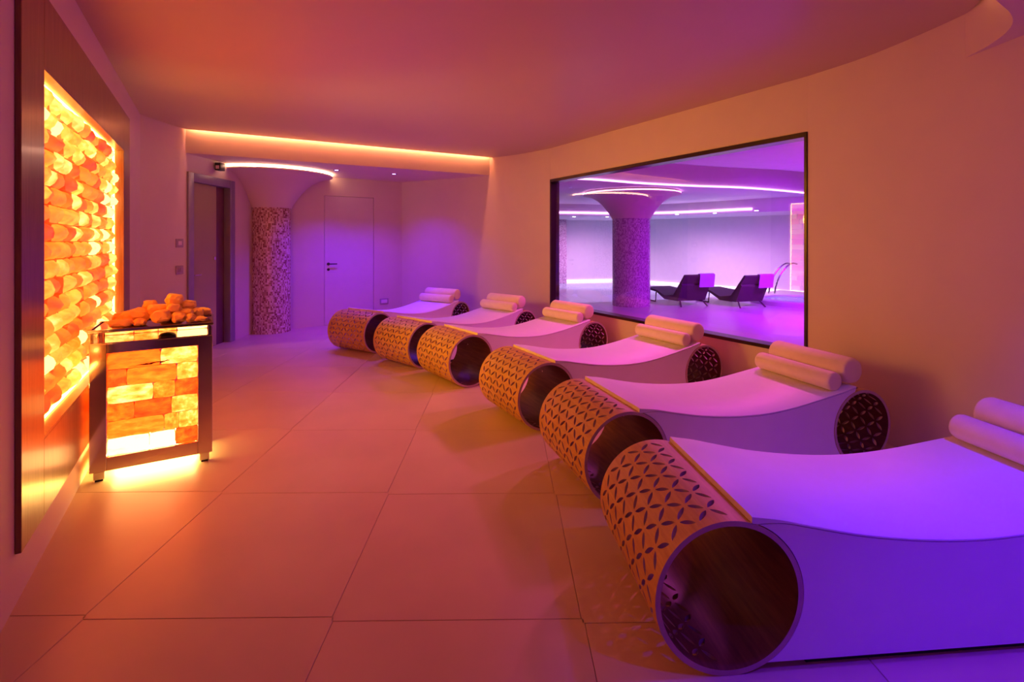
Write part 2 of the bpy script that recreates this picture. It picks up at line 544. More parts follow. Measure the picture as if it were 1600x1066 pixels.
# window: local X along the wall, local Y to the hall
WROT = math.atan2(WD.y, WD.x); WLEN = (WB - WA).length
w1 = thing('window_1', None, None, (WA.x, WA.y, 0), WROT); w1['kind'] = 'structure'
FD = 0.15
for nm, x0, z0, x1, z1 in (('frame_rail', 0, WZ1 - 0.045, WLEN, WZ1), ('frame_rail', 0, WZ0, WLEN, WZ0 + 0.035),
                           ('frame_stile', 0, WZ0, 0.03, WZ1), ('frame_stile', WLEN - 0.028, WZ0, WLEN, WZ1)):
    obj(nm, box(x0, -0.012, z0, x1, FD, z1, 0.003, 1), M['bronze'], w1)
GR = math.radians(1.3)
gp = bmesh.new()
vs = [gp.verts.new((x, 0, z)) for x, z in ((-0.001 - WLEN / 2 + 0.03, -0.95), (WLEN / 2 - 0.028, -0.95), (WLEN / 2 - 0.028, 0.955), (-WLEN / 2 + 0.03, 0.955))]
gp.faces.new(vs)
pane = obj('pane', gp, M['pane'], w1, 0, loc=(WLEN / 2, 0.085, (WZ0 + WZ1) / 2))
pane.rotation_euler = (math.radians(-0.4), 0, GR)

# ceilings ------------------------------------------------------------
beamB = [(-4.24, 6.53), (-0.39, 8.76)]
bdir = (Vector(beamB[1]) - Vector(beamB[0])).normalized()
beamC = catmull([(2.885, 3.22), (2.83, 2.98), (2.73, 2.76), (2.57, 2.585), (2.24, 2.36), (1.0, 1.52), (0.0, 0.84), (-0.94, 0.2)], 6)
GAP = 0.05
ceilB = [(p[0] + bdir.y * GAP, p[1] - bdir.x * GAP) for p in beamB]
_full = offset_line(beamC, GAP)
beamC_in = []
for _i, (_p, _q) in enumerate(zip(beamC, _full)):
    _k = min(1.0, max(0.0, (_i - 2) / 5))
    beamC_in.append((_p[0] + (_q[0] - _p[0]) * _k, _p[1] + (_q[1] - _p[1]) * _k))
# main ceiling outline (counter clockwise seen from below is not needed)
right_part = [p for p in near_curve if 3.26 < p[1] < 4.41]
outline = [ceilB[0], (ceilB[1][0] + 0.02, ceilB[1][1] + 0.0), (-0.30, 8.90)] + [p for p in far_curve if p[0] > -0.2] + right_part + beamC_in + [(-1.0, 0.24), (-4.3, 5.76)]
ce = prism(outline, ZC, ZC + 0.05)
obj('ceiling', ce, M['ceiling'], None, 0, kind='structure')
# lowered ceilings with their front faces
lowB = [beamB[0], beamB[1]] + [p for p in reversed(far_curve) if p[0] < -0.40] + [P2]
lb = prism(lowB, ZL, ZR)
obj('ceiling_alcove', lb, M['plaster'], None, 25, kind='structure')
lowC = beamC + [(-2.4, -5.0), (2.9, -5.0)] + [p for p in reversed(near_curve) if p[1] < 3.15]
lc = prism(lowC, ZL + 0.02, ZR)
obj('ceiling_near', lc, M['plaster'], None, 25, kind='structure')
obj('ceiling_slab', box(-6, -5.3, ZR, 16, 24, ZR + 0.15), M['ceiling'], None, 0, kind='structure')

# cove LED strips lying on the edge of the main ceiling
def ribbon(pts, w, z0, z1, bm=None):
    return wall_strip(pts, z0, z1, w, bm)


q0 = Vector(ceilB[0]) - Vector((bdir.y, -bdir.x)) * 0.008; q1 = Vector(ceilB[1]) - Vector((bdir.y, -bdir.x)) * 0.008
obj('cove_light_strip', wall_strip([tuple(q0 + bdir * 0.05), tuple(q1 - bdir * 0.03)], ZC + 0.052, ZC + 0.075, 0.012), M['led_cove'],
    label='warm light strip hidden in the cove above the far alcove beam', cat='light strip')
stripC = offset_line(beamC, GAP - 0.008)
obj('cove_light_strip', wall_strip(stripC[7:], ZC + 0.052, ZC + 0.075, -0.012), M['led_cove_near'],
    label='warm light strip in the curved cove at the top right corner', cat='light strip')

# ------------------------------------------------------------------ salt panel on the left wall
sp = thing('backlit_salt_feature', 'tall wall panel of glowing salt bricks in a brown wooden frame', 'wall panel', (LW.x, LW.y, 0), LROT)
PS0, PS1, PZ0, PZ1 = 2.426, 5.632, 0.216, 2.693
for nm, s0, z0, s1, z1 in (('frame_stile', PS0, PZ0, SO0, PZ1), ('frame_stile', SO1, PZ0, PS1, PZ1),
                           ('frame_rail', SO0 + 0.001, ZO1, SO1 - 0.001, PZ1), ('frame_rail', SO0 + 0.001, PZ0, SO1 - 0.001, ZO0)):
    obj(nm, box(s0, -0.022, z0, s1, -0.0005, z1, 0.002, 1), M['panel_wood'], sp)
bk = bmesh.new()
box(SO0, 0.18, ZO0, SO1, 0.20, ZO1, bm=bk)
obj('backing', bk, M['rock'], sp)
for nm, a in (('reveal_lining', (SO0, -0.02, ZO0 - 0.0, SO0 + 0.012, 0.18, ZO1)), ('reveal_lining', (SO1 - 0.012, -0.02, ZO0, SO1, 0.18, ZO1)),
              ('reveal_lining', (SO0 + 0.012, -0.02, ZO1 - 0.012, SO1 - 0.012, 0.18, ZO1)), ('reveal_lining', (SO0 + 0.012, -0.02, ZO0, SO1 - 0.012, 0.18, ZO0 + 0.012))):
    obj(nm, box(*a), M['panel_wood'], sp)
for nm, a in (('light_strip', (SO0 + 0.02, 0.045, ZO1 - 0.024, SO1 - 0.02, 0.06, ZO1 - 0.0125)), ('light_strip', (SO0 + 0.02, 0.045, ZO0 + 0.0125, SO1 - 0.02, 0.06, ZO0 + 0.024)),
              ('light_strip', (SO1 - 0.024, 0.045, ZO0 + 0.03, SO1 - 0.0125, 0.06, ZO1 - 0.03)), ('light_strip', (SO0 + 0.0125, 0.045, ZO0 + 0.03, SO0 + 0.024, 0.06, ZO1 - 0.03))):
    obj(nm, box(*a), M['led_salt'], sp)


def brick_mesh(seed, depth=0.085, bulge=0.042, rough=0.012):
    """unit brick: 1 wide, 1 high, front face swells and is uneven"""
    r = random.Random(seed)
    bm = bmesh.new()
    nx, nzz = 6, 4
    ph = Vector((r.random() * 50, r.random() * 50, r.random() * 50))
    skew = r.uniform(-0.35, 0.35)
    grid = []
    for j in range(nzz + 1):
        row = []
        for i in range(nx + 1):
            u = -1 + 2 * i / nx; w = -1 + 2 * j / nzz
            uu = math.copysign(abs(u) ** 0.8, u); ww = math.copysign(abs(w) ** 0.8, w)
            prof = (1 - abs(uu) ** 3.2) * (1 - abs(ww) ** 2.6)
            n = noise.noise(Vector((u * 1.3, w * 1.1, 0)) + ph)
            y = -bulge * prof * (1 + skew * u) - rough * n * (1.2 - 0.8 * abs(uu)) * 1.6
            cx = 0.5 * uu * (1 - 0.05 * abs(ww) ** 3) + 0.012 * noise.noise(Vector((w * 2, 5, u)) + ph)
            cz = 0.5 * ww * (1 - 0.06 * abs(uu) ** 3) + 0.02 * noise.noise(Vector((u * 2, 9, w)) + ph)
            row.append(bm.verts.new((cx, y, cz)))
        grid.append(row)
    for j in range(nzz):
        for i in range(nx):
            bm.faces.new((grid[j][i], grid[j][i + 1], grid[j + 1][i + 1], grid[j + 1][i]))
    rim = [grid[0][i] for i in range(nx + 1)] + [grid[j][nx] for j in range(1, nzz + 1)] + [grid[nzz][i] for i in range(nx - 1, -1, -1)] + [grid[j][0] for j in range(nzz - 1, 0, -1)]
    back = [bm.verts.new((v.co.x, depth, v.co.z)) for v in rim]
    for i in range(len(rim)):
        k = (i + 1) % len(rim)
        bm.faces.new((rim[k], rim[i], back[i], back[k]))
    bmesh.ops.recalc_face_normals(bm, faces=bm.faces)
    return bm


bricks = [mesh_of('salt_brick', brick_mesh(100 + k), M['salt'], 60) for k in range(9)]
bricks_edge_lit = [mesh_of('salt_brick', brick_mesh(150 + k), M['salt_edge_lit'], 60) for k in range(5)]
bricks_flat = [mesh_of('salt_brick', brick_mesh(200 + k, 0.05, 0.006, 0.006), M['salt_cabinet'], 40) for k in range(6)]
bricks_hot = [mesh_of('salt_brick', brick_mesh(300 + k, 0.05, 0.006, 0.006), M['salt_hot'], 40) for k in range(2)]
rr = random.Random(21)
rows = 17
x0, x1, z0, z1 = SO0 + 0.016, SO1 - 0.016, ZO0 + 0.016, ZO1 - 0.016
rh = (z1 - z0) / rows
for j in range(rows):
    x = x0
    first = True
    while x < x1 - 0.01:
        wdt = rr.uniform(0.15, 0.27) * (0.6 if first and j % 2 else 1)
        first = False
        if x1 - (x + wdt) < 0.11:
            wdt = x1 - x
        xm = x + wdt / 2 - x0
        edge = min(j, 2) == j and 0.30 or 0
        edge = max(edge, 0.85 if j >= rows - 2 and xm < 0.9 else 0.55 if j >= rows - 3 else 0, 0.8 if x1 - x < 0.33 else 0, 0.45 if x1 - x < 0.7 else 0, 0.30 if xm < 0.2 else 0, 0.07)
        o = place('salt_brick', rr.choice(bricks_edge_lit if rr.random() < edge else bricks), sp, (x + wdt / 2, 0.07 + rr.uniform(-0.018, 0.012), z0 + rh * (j + 0.5)))
        o.scale = (wdt - 0.004, 1, rh - 0.003)
        o.rotation_euler = (rr.uniform(-.05, .05), 0, rr.uniform(-.06, .10))
        x += wdt

# ------------------------------------------------------------------ salt cabinet
CW, CD, CZ0, CZ1 = 0.66, 0.42, 0.062, 0.866
cb = thing('salt_cabinet', 'freestanding steel framed cabinet with glowing salt brick sides and glass top case', 'cabinet', (-2.636, 3.131, 0), math.atan2(0.5126, 0.8587))
PW, PR = 0.085, 0.085
RLW = 0.062
for (x0_, y0_) in ((0, 0), (CW, 0), (0, CD), (CW, CD)):
    sx = 1 if x0_ == 0 else -1; sy = 1 if y0_ == 0 else -1
    xx = sorted((x0_, x0_ + sx * PW)); yy = sorted((y0_, y0_ + sy * 0.03))
    obj('post', box(xx[0], yy[0], CZ0, xx[1], yy[1], CZ1, 0.002, 1), M['steel'], cb)
    ft = box(min(x0_ + sx * 0.018, x0_ + sx * 0.075), min(y0_ + sy * 0.008, y0_ + sy * 0.05), 0.012, max(x0_ + sx * 0.018, x0_ + sx * 0.075), max(y0_ + sy * 0.008, y0_ + sy * 0.05), CZ0, 0.002, 1)
    f_ = obj('foot', ft, M['steel'], cb)
    cx_, cy_ = x0_ + sx * 0.046, y0_ + sy * 0.029
    obj('foot_pad', box(cx_ - 0.02, cy_ - 0.015, 0, cx_ + 0.02, cy_ + 0.015, 0.012), M['black'], f_)
for y in (0, CD - 0.03):
    for z in ((CZ0, CZ0 + 0.085), (CZ1 - RLW, CZ1)):
        obj('rail', box(PW, y, z[0], CW - PW, y + 0.03, z[1], 0.002, 1), M['steel'], cb)
for x in (0, CW - 0.03):
    for z in ((CZ0, CZ0 + 0.06), (CZ1 - RLW, CZ1)):
        obj('rail', box(x, 0.03, z[0], x + 0.03, CD - 0.03, z[1], 0.002, 1), M['steel'], cb)
iz0, iz1 = CZ0 + 0.085, CZ1 - RLW
layout = [(0.22, 0.14, 0.13), (0.30, 0.08, 0.11), (0.14, 0.20, 0.15), (0.24, 0.12, 0.13), (0.10, 0.27, 0.12), (0.28, 0.21)]
bh = (iz1 - iz0) / 6
for j, row in enumerate(layout):
    x = PW; tot = sum(row)
    for i, w_ in enumerate(row):
        w2 = w_ / tot * (CW - 2 * PW)
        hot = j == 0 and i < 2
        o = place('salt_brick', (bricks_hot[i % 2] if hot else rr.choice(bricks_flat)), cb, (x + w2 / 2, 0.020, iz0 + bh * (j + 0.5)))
        o.scale = (w2 - 0.0012, 1, bh - 0.0012)
        x += w2
for side in (0, 1):
    for j in range(6):
        y = 0.035
        for i, w_ in enumerate((0.13, 0.22) if j % 2 else (0.2, 0.15)):
            xx_ = CW - 0.012 if side else 0.012
            o = place('salt_brick', rr.choice(bricks_flat), cb, (xx_, y + w_ / 2, iz0 + bh * (j + 0.5)), PI / 2 if side else -PI / 2)
            o.scale = (w_ - 0.003, 1, bh - 0.003)
            y += w_
vein = bmesh.new()
rv = random.Random(5)
vt, vb = [], []
for k in range(17):
    u = k / 16
    zc_ = 0.704 + 0.018 * u + rv.uniform(-0.003, 0.003)
    hh = (0.0015 if u < 0.3 else 0.007) * rv.uniform(0.4, 1.0) * (1 - 0.7 * abs(2 * u - 1) ** 4)
    vt.append(vein.verts.new((0.19 + 0.225 * u, 0.011, zc_ + hh))); vb.append(vein.verts.new((0.19 + 0.225 * u, 0.011, zc_ - hh)))
for k in range(16):
    vein.faces.new((vb[k], vb[k + 1], vt[k + 1], vt[k]))
bmesh.ops.solidify(vein, geom=vein.faces[:], thickness=0.004)
obj('dark_vein', vein, M['vein'], cb)
obj('light_plate', box(0.10, 0.06, CZ0 + 0.004, CW - 0.10, CD - 0.06, CZ0 + 0.012), M['led_under'], cb)
obj('case_floor', box(0.004, 0.004, CZ1, CW - 0.004, CD - 0.004, CZ1 + 0.006), M['steel'], cb)
dm = lathe([(0.052, 0), (0.050, 0.012), (0.036, 0.024), (0.012, 0.029), (0.0, 0.030)], 20)
obj('mist_nozzle', dm, M['black'], cb, loc=(0.40, 0.07, CZ1 + 0.006))
gz0, gz1 = CZ1 + 0.006, 0.938
for a in ((0.006, 0.006, CW - 0.006, 0.012), (0.006, CD - 0.012, CW - 0.006, CD - 0.006), (0.006, 0.012, 0.012, CD - 0.012), (CW - 0.012, 0.012, CW - 0.006, CD - 0.012)):
    obj('glass_panel', box(a[0], a[1], gz0, a[2], a[3], gz1), M['case_glass'], cb)
for x in (0.016, CW - 0.016):
    for y in (0.016, CD - 0.016):
        obj('corner_pin', box(x - 0.003, y - 0.003, gz0, x + 0.003, y + 0.003, gz1), M['bronze'], cb)
ty = bmesh.new()
box(-0.008, -0.008, gz1, CW + 0.008, CD + 0.008, gz1 + 0.012, 0.003, 1, ty)
for a in ((-0.008, -0.008, CW + 0.008, 0.006), (-0.008, CD - 0.006, CW + 0.008, CD + 0.008), (-0.008, 0.006, 0.006, CD - 0.006), (CW - 0.006, 0.006, CW + 0.008, CD - 0.006)):
    box(a[0], a[1], gz1 + 0.012, a[2], a[3], gz1 + 0.020, 0.002, 1, ty)
obj('tray', ty, M['steel'], cb)
for k, (w0, w1, hot) in enumerate(((0.03, 0.19, 0), (0.19, 0.33, 0), (0.33, 0.44, 0), (0.44, 0.63, 1))):  # added glowing bricks standing for the orange and cream light in the case
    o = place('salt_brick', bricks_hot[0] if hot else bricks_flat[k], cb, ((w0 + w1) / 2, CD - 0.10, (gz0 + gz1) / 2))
    o.scale = (w1 - w0 - 0.002, 1, gz1 - gz0 - 0.004)


def rock_mesh(seed, sx, sy, sz, sub=3):
    bm = bmesh.new()
    bmesh.ops.create_icosphere(bm, subdivisions=sub, radius=1)
    ph = Vector((seed * 3.7, seed * 1.3, seed * 7.1))
    for v in bm.verts:
        n = v.co.normalized()
        k = 1 + 0.34 * noise.noise(n * 1.3 + ph) + 0.16 * noise.noise(n * 3.1 + ph) + 0.06 * noise.noise(n * 7.0 + ph)
        c = n * k
        m = max(abs(c.x), abs(c.y), abs(c.z))
        c = c * (0.72 + 0.24 / max(m, 0.3))      # slightly squarish lumps
        v.co = Vector((c.x * sx, c.y * sy, c.z * sz))
    return bm


T = gz1 + 0.012
# along, depth, height of centre, half sizes, label
ROCKS = [
    (0.150, 0.075, 0.030, 0.065, 0.045, 0.028, 'flat orange salt slab lying at the left front of the cabinet tray'),
    (0.250, 0.070, 0.030, 0.034, 0.034, 0.028, 'small orange salt rock just left of the round front one'),
    (0.365, 0.085, 0.056, 0.056, 0.050, 0.048, 'large rounded orange salt rock at the middle front of the tray'),
    (0.462, 0.080, 0.045, 0.042, 0.040, 0.038, 'blocky orange salt rock right of the big round front rock'),
    (0.530, 0.085, 0.035, 0.032, 0.032, 0.034, 'dark red salt rock at the right front of the tray'),
    (0.590, 0.090, 0.022, 0.040, 0.040, 0.020, 'low flat salt piece at the right front corner of the tray'),
    (0.215, 0.210, 0.055, 0.080, 0.065, 0.052, 'wide orange salt slab filling the left middle of the tray'),
    (0.330, 0.215, 0.085, 0.055, 0.050, 0.048, 'orange salt rock behind the large round front rock'),
    (0.285, 0.310, 0.110, 0.045, 0.042, 0.042, 'pointed salt rock on the upper left of the heap'),
    (0.430, 0.230, 0.150, 0.052, 0.048, 0.046, 'topmost orange salt rock crowning the heap on the cabinet'),
    (0.430, 0.155, 0.095, 0.044, 0.040, 0.042, 'cracked salt rock right below the topmost rock of the heap'),
    (0.510, 0.260, 0.105, 0.052, 0.045, 0.038, 'orange salt rock just right of the topmost rock'),
    (0.500, 0.170, 0.060, 0.045, 0.040, 0.036, 'orange salt rock at the right middle of the heap'),
    (0.565, 0.230, 0.050, 0.042, 0.045, 0.036, 'orange salt rock low on the right slope of the heap'),
    (0.605, 0.330, 0.040, 0.045, 0.045, 0.036, 'pinkish salt slab at the right back corner of the tray'),
    (0.400, 0.320, 0.060, 0.070, 0.055, 0.055, 'large salt rock at the back under the heap'),
    (0.130, 0.330, 0.040, 0.060, 0.050, 0.038, 'orange salt rock at the left back of the tray'),
]
CR = cb.rotation_euler.z
for k, (a, b, h, sx, sy, sz, lab) in enumerate(ROCKS):
    wx = -2.636 + a * math.cos(CR) - b * math.sin(CR)
    wy = 3.131 + a * math.sin(CR) + b * math.cos(CR)
    obj('salt_rock', rock_mesh(k + 1, sx * 1.08, sy * 1.05, sz), M['rock'], None, 24, loc=(wx, wy, T + h), rot=CR + rr.uniform(-.3, .3),
        label=lab, cat='rock', group='loose salt rocks heaped on the cabinet tray')

# ------------------------------------------------------------------ loungers
LR, LT, LL, HR, LD = 0.270, 0.019, 0.723, 0.2526, 1.800


def drum_mesh(R, L, ncirc, k0, k1, na=11, flip=False):
    """hollow drum, axis along Y, resting on z = 0; cells k0..k1 pierced by leaf shaped holes"""
    bm = bmesh.new()
    cache = {}
    m_ = 0.031
    def yy(a):
        return -L / 2 + m_ + (L - 2 * m_) * a / na
    off = math.radians(4)
    def vert(a, k, inner, yv=None):
        yv = yy(a) if yv is None else yv
        al = off - 2 * PI * k / ncirc
        if flip:
            al = -al
        key = (round(yv, 5), round((k % ncirc) * 3000) % (ncirc * 3000), inner)
        if key not in cache:
            r = R - LT if inner else R
            cache[key] = bm.verts.new((r * math.sin(al), yv, R + r * math.cos(al)))
        return cache[key]
    def face(vs, mi):
        try:
            f = bm.faces.new(vs); f.material_index = mi
        except ValueError:
            pass
    a_h, w_h = 0.54, 0.165
    xs = [0.74, 0.40, 0.0, -0.40, -0.74]
    lens = [(a_h, 0)] + [(a_h * x, w_h * (1 - x * x) ** 0.9) for x in xs] + [(-a_h, 0)] + [(-a_h * x, -w_h * (1 - x * x) ** 0.9) for x in xs]
    per = []
    cs = [(0.5, 0.5), (-0.5, 0.5), (-0.5, -0.5), (0.5, -0.5)]
    for s in range(4):
        p, q = cs[s], cs[(s + 1) % 4]
        for t in range(3):
            per.append((p[0] + (q[0] - p[0]) * t / 3, p[1] + (q[1] - p[1]) * t / 3))
    for i in range(na):
        for k in range(ncirc):
            if k0 <= k < k1:
                turn = (i + k) % 2
                P = [(-y, x) if turn else (x, y) for x, y in per]
                c45 = math.sqrt(0.5)
                Ln = [((x - y) * c45, (x + y) * c45) for x, y in lens]
                if turn:
                    Ln = [(-y, x) for x, y in Ln]
                for inner in (0, 1):
                    pv = [vert(i + 0.5 + x, k + 0.5 + y, inner) for x, y in P]
                    lv = [vert(i + 0.5 + x, k + 0.5 + y, inner) for x, y in Ln]
                    for n in range(12):
                        n2 = (n + 1) % 12
                        face((pv[n], pv[n2], lv[n2], lv[n]), inner)
                    if inner == 0:
                        lo = lv
                for n in range(12):
                    n2 = (n + 1) % 12
                    face((lo[n], lo[n2], lv[n2], lv[n]), 2)
            else:
                for inner in (0, 1):
                    for a in range(3):
                        for b in range(3):
                            face([vert(i + (a + p) / 3, k + (b + q) / 3, inner) for p, q in ((0, 0), (1, 0), (1, 1), (0, 1))], inner)
    for k in range(ncirc * 3):
        ka, kb2 = k / 3, (k + 1) / 3
        for (ya, yb) in ((-L / 2, yy(0)), (yy(na), L / 2)):
            for inner in (0, 1):
                face((vert(0, ka, inner, ya), vert(0, kb2, inner, ya), vert(0, kb2, inner, yb), vert(0, ka, inner, yb)), inner)
        for ye in (-L / 2, L / 2):
            face((vert(0, ka, 0, ye), vert(0, kb2, 0, ye), vert(0, kb2, 1, ye), vert(0, ka, 1, ye)), 2)
    bmesh.ops.recalc_face_normals(bm, faces=bm.faces)
    return bm


def extrude_profile(pts, y0, y1, bev=0.0):
    bm = bmesh.new()
    a = [bm.verts.new((x, y0, z)) for x, z in pts]
    b = [bm.verts.new((x, y1, z)) for x, z in pts]
    fs = [bm.faces.new(a), bm.faces.new(b)]
    n = len(pts)
    for i in range(n):
        fs.append(bm.faces.new((a[i], a[(i + 1) % n], b[(i + 1) % n], b[i])))
    bmesh.ops.recalc_face_normals(bm, faces=bm.faces)
    if not bev:
        bmesh.ops.triangulate(bm, faces=fs[:2], ngon_method='EAR_CLIP')
    if bev:
        ed = [e for e in bm.edges if e in set(fs[0].edges) | set(fs[1].edges)]
        bmesh.ops.bevel(bm, geom=ed, offset=bev, segments=2, affect='EDGES', profile=0.5)
        big = [f for f in bm.faces if len(f.verts) > 8]
        bmesh.ops.triangulate(bm, faces=big, ngon_method='EAR_CLIP')
    return bm


TOP = catmull([(0.079, 0.552), (0.19, 0.535), (0.31, 0.508), (0.52, 0.466), (0.77, 0.438), (1.0, 0.432), (1.22, 0.449), (1.45, 0.482), (1.62, 0.510), (1.74, 0.535)], 4)
lounge = thing('sun_lounger', 'white curved lounger on perforated wooden drums, nearest to the camera and bathed in blue', 'lounger')
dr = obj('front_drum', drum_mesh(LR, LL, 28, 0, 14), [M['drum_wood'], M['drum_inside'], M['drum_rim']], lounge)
for al in (20, 42, 74):
    sb = lathe([(0.0, 0.0), (0.007, 0.0), (0.006, 0.003), (0.0, 0.004)], 10)
    A = math.radians(al)
    r_ = LR - LT
    mtx = Matrix.Translation((r_ * math.sin(A), 0.10, LR + r_ * math.cos(A))) @ Matrix.Rotation(A + PI, 4, 'Y')
    bmesh.ops.transform(sb, matrix=mtx, verts=sb.verts)
    obj('screw', sb, M['chrome'], dr)
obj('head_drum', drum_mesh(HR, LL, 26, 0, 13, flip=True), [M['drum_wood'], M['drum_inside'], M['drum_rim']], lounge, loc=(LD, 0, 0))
# upholstered pad on top: thick lip at the front drum, thinning along the side
def columns(tops, bots, h, ins):
    """solid between two curves of equal length, sides rounded by an inset"""
    bm = bmesh.new()
    n = len(tops)
    rings = []
    for y, k in ((-h, 1), (-h + ins, 0), (h - ins, 0), (h, 1)):
        rings.append(([bm.verts.new((x, y, z - ins * 0.7 * k)) for x, z in tops], [bm.verts.new((x, y, z + ins * 0.7 * k)) for x, z in bots]))
    for j in range(3):
        (t0, b0_), (t1, b1_) = rings[j], rings[j + 1]
        for i in range(n - 1):
            bm.faces.new((t0[i], t0[i + 1], t1[i + 1], t1[i]))
            bm.faces.new((b0_[i + 1], b0_[i], b1_[i], b1_[i + 1]))
        for i in (0, n - 1):
            bm.faces.new((t0[i], t1[i], b1_[i], b0_[i]))
    for t0, b0_ in (rings[0], rings[-1]):
        for i in range(n - 1):
            bm.faces.new((t0[i], t0[i + 1], b0_[i + 1], b0_[i]))
    bmesh.ops.recalc_face_normals(bm, faces=bm.faces)
    return bm


def thick(x):
    return 0.010 + 0.020 * max(0.0, 1 - (x - 0.079) / 0.16) ** 1.5


PADB = [(x, z - thick(x)) for x, z in TOP]
obj('mattress_pad', columns(TOP, PADB, LL / 2, 0.003), M['vinyl'], lounge, 40)
# upholstered base between the drums: outline traced once, filled without bridging the hollow
zend = 0.035
rf, rh_ = LR + 0.003, HR + 0.003
base = [(x, z - 0.002) for x, z in PADB]
for k in range(0, 40):
    A = math.radians(-8 - k * 4)
    p = (LD + rh_ * math.sin(A), HR + rh_ * math.cos(A))
    if p[1] > zend + 0.004 and p[0] < base[len(PADB) - 1][0] - 0.004:
        base.append(p)
base.append((LD - 0.12, zend))
base.append((0.13, zend))
for k in range(0, 40):
    A = math.radians(158 - k * 4)
    p = (rf * math.sin(A), LR + rf * math.cos(A))
    if p[1] > zend + 0.004 and A > math.radians(19):
        base.append(p)


def outline_solid(pts, h):
    bm = bmesh.new()
    tri = tessellate_polygon([[Vector((x, z, 0)) for x, z in pts]])
    sides = [[bm.verts.new((x, y, z)) for x, z in pts] for y in (-h, h)]
    for v in sides:
        for t in tri:
            bm.faces.new([v[i] for i in t])
    n = len(pts)
    for i in range(n):
        bm.faces.new((sides[0][i], sides[0][(i + 1) % n], sides[1][(i + 1) % n], sides[1][i]))
    bmesh.ops.recalc_face_normals(bm, faces=bm.faces)
    return bm


obj('upholstered_base', outline_solid(base, LL / 2 - 0.0015), M['vinyl'], lounge, 40)
obj('plinth', box(0.30, -LL / 2 + 0.03, 0.0, 1.5, LL / 2 - 0.03, zend), M['plinth'], lounge)

FIT = [(0.7316, 2.1147, 0.0863), (0.5536, 3.2188, 0.3004), (0.1110, 4.3402, 0.4930), (-0.6363, 5.5024, 0.6394), (-1.2821, 6.2209, 0.8278), (-2.1042, 6.9934, 1.0129)]
LLAB = ['white curved lounger on perforated wooden drums, nearest to the camera and bathed in blue',
        'second white lounger from the camera, its head drum under the right end of the window',
        'third white lounger from the camera, its bolsters below the middle of the window',
        'fourth white lounger from the camera, its bolsters at the left end of the window',
        'fifth white lounger from the camera, second last before the far alcove',
        'last white lounger in the row, by the far alcove wall and outlet']
ORD = ['nearest', 'second', 'third', 'fourth', 'fifth', 'farthest']


def bolster_mesh(r, L):
    prof = [(0.0, -L / 2), (r * 0.80, -L / 2), (r * 0.93, -L / 2 + 0.006), (r, -L / 2 + 0.02), (r, L / 2 - 0.02), (r * 0.93, L / 2 - 0.006), (r * 0.80, L / 2), (0.0, L / 2)]
    bm = bmesh.new()
    seg = 28
    rings = []
    for (q, y) in prof[1:-1]:
        rings.append([bm.verts.new((q * math.cos(2 * PI * i / seg), y, q * math.sin(2 * PI * i / seg))) for i in range(seg)])
    for j in range(len(rings) - 1):
        for i in range(seg):
            bm.faces.new((rings[j][i], rings[j][(i + 1) % seg], rings[j + 1][(i + 1) % seg], rings[j + 1][i]))
    bm.faces.new(rings[0]); bm.faces.new(rings[-1])
    bmesh.ops.recalc_face_normals(bm, faces=bm.faces)
    return mesh_of('bolster', bm, M['bolster'], 45)


bol_s, bol_l = bolster_mesh(0.064, 0.66), bolster_mesh(0.088, 0.66)
for i, (x, y, th) in enumerate(FIT):
    o = lounge if i == 0 else copy_tree(lounge)
    o.location = (x, y, 0)
    o.rotation_euler = (0, 0, th)
    o['label'] = LLAB[i]
    o['group'] = 'white loungers on wooden drums in a curved row'
    for k, (me, s, zc, r, word) in enumerate(((bol_s, 1.595, 0.505, 0.064, 'slim front'), (bol_l, 1.755, 0.541, 0.088, 'thick rear'))):
        px, py = x + s * math.cos(th), y + s * math.sin(th)
        place('bolster', me, None, (px, py, zc + r), th, label='%s white bolster roll at the head of the %s lounger from the camera' % (word, ORD[i]) if ORD[i] not in ('nearest', 'farthest') else '%s white bolster roll at the head of the lounger %s the camera' % (word, 'nearest' if i == 0 else 'farthest from'),
              cat='bolster', group='white bolster rolls on the loungers')

# ------------------------------------------------------------------ mosaic columns
PROF = [(0.0, 0.0), (0.03, 0.09), (0.11, 0.24), (0.22, 0.43), (0.36, 0.63), (0.52, 0.79), (0.68, 0.905), (0.85, 0.972), (1.0, 1.0)]


def column(x, y, r, zs, R, zr, mosaic, led, label, rh):
    c = thing('mosaic_column', label, 'column', (x, y, 0))
    obj('shaft', lathe([(r, 0), (r, zs)], 64, uv=r), mosaic, c)
    prof = [(r - 0.02, zs - 0.001), (r + 0.012, zs)] + [(r + 0.012 + (R - r - 0.012) * a, zs + (zr - 0.02 - zs) * b) for a, b in PROF] + [(R, zr + 0.0)]
    obj('flared_capital', lathe(prof + [(R - 0.02, zr + 0.001), (R - 0.03, zr + 0.0015)], 72), M['plaster'], c)
    obj('light_ring', lathe([(R - 0.012, zr + 0.002), (R - 0.002, zr + 0.004), (R - 0.002, zr + rh), (R - 0.012, zr + rh)], 72), led, c)
    obj('cap_top', lathe([(R - 0.03, zr + 0.0), (R - 0.03, zr + 0.04), (0.05, zr + 0.04)], 48), M['plaster'], c)
    return c


column(-4.03, 8.41, 0.300, 2.060, 0.97, 2.622, M['mosaic'], M['led_warm'], 'flared column clad in red and cream mosaic in the far alcove corner', 0.032)
column(2.80, 11.80, 0.435, 2.030, 1.12, 2.600, M['mosaic_hall'], M['led_violet'], 'violet lit mosaic column with flared top seen through the window', 0.022)

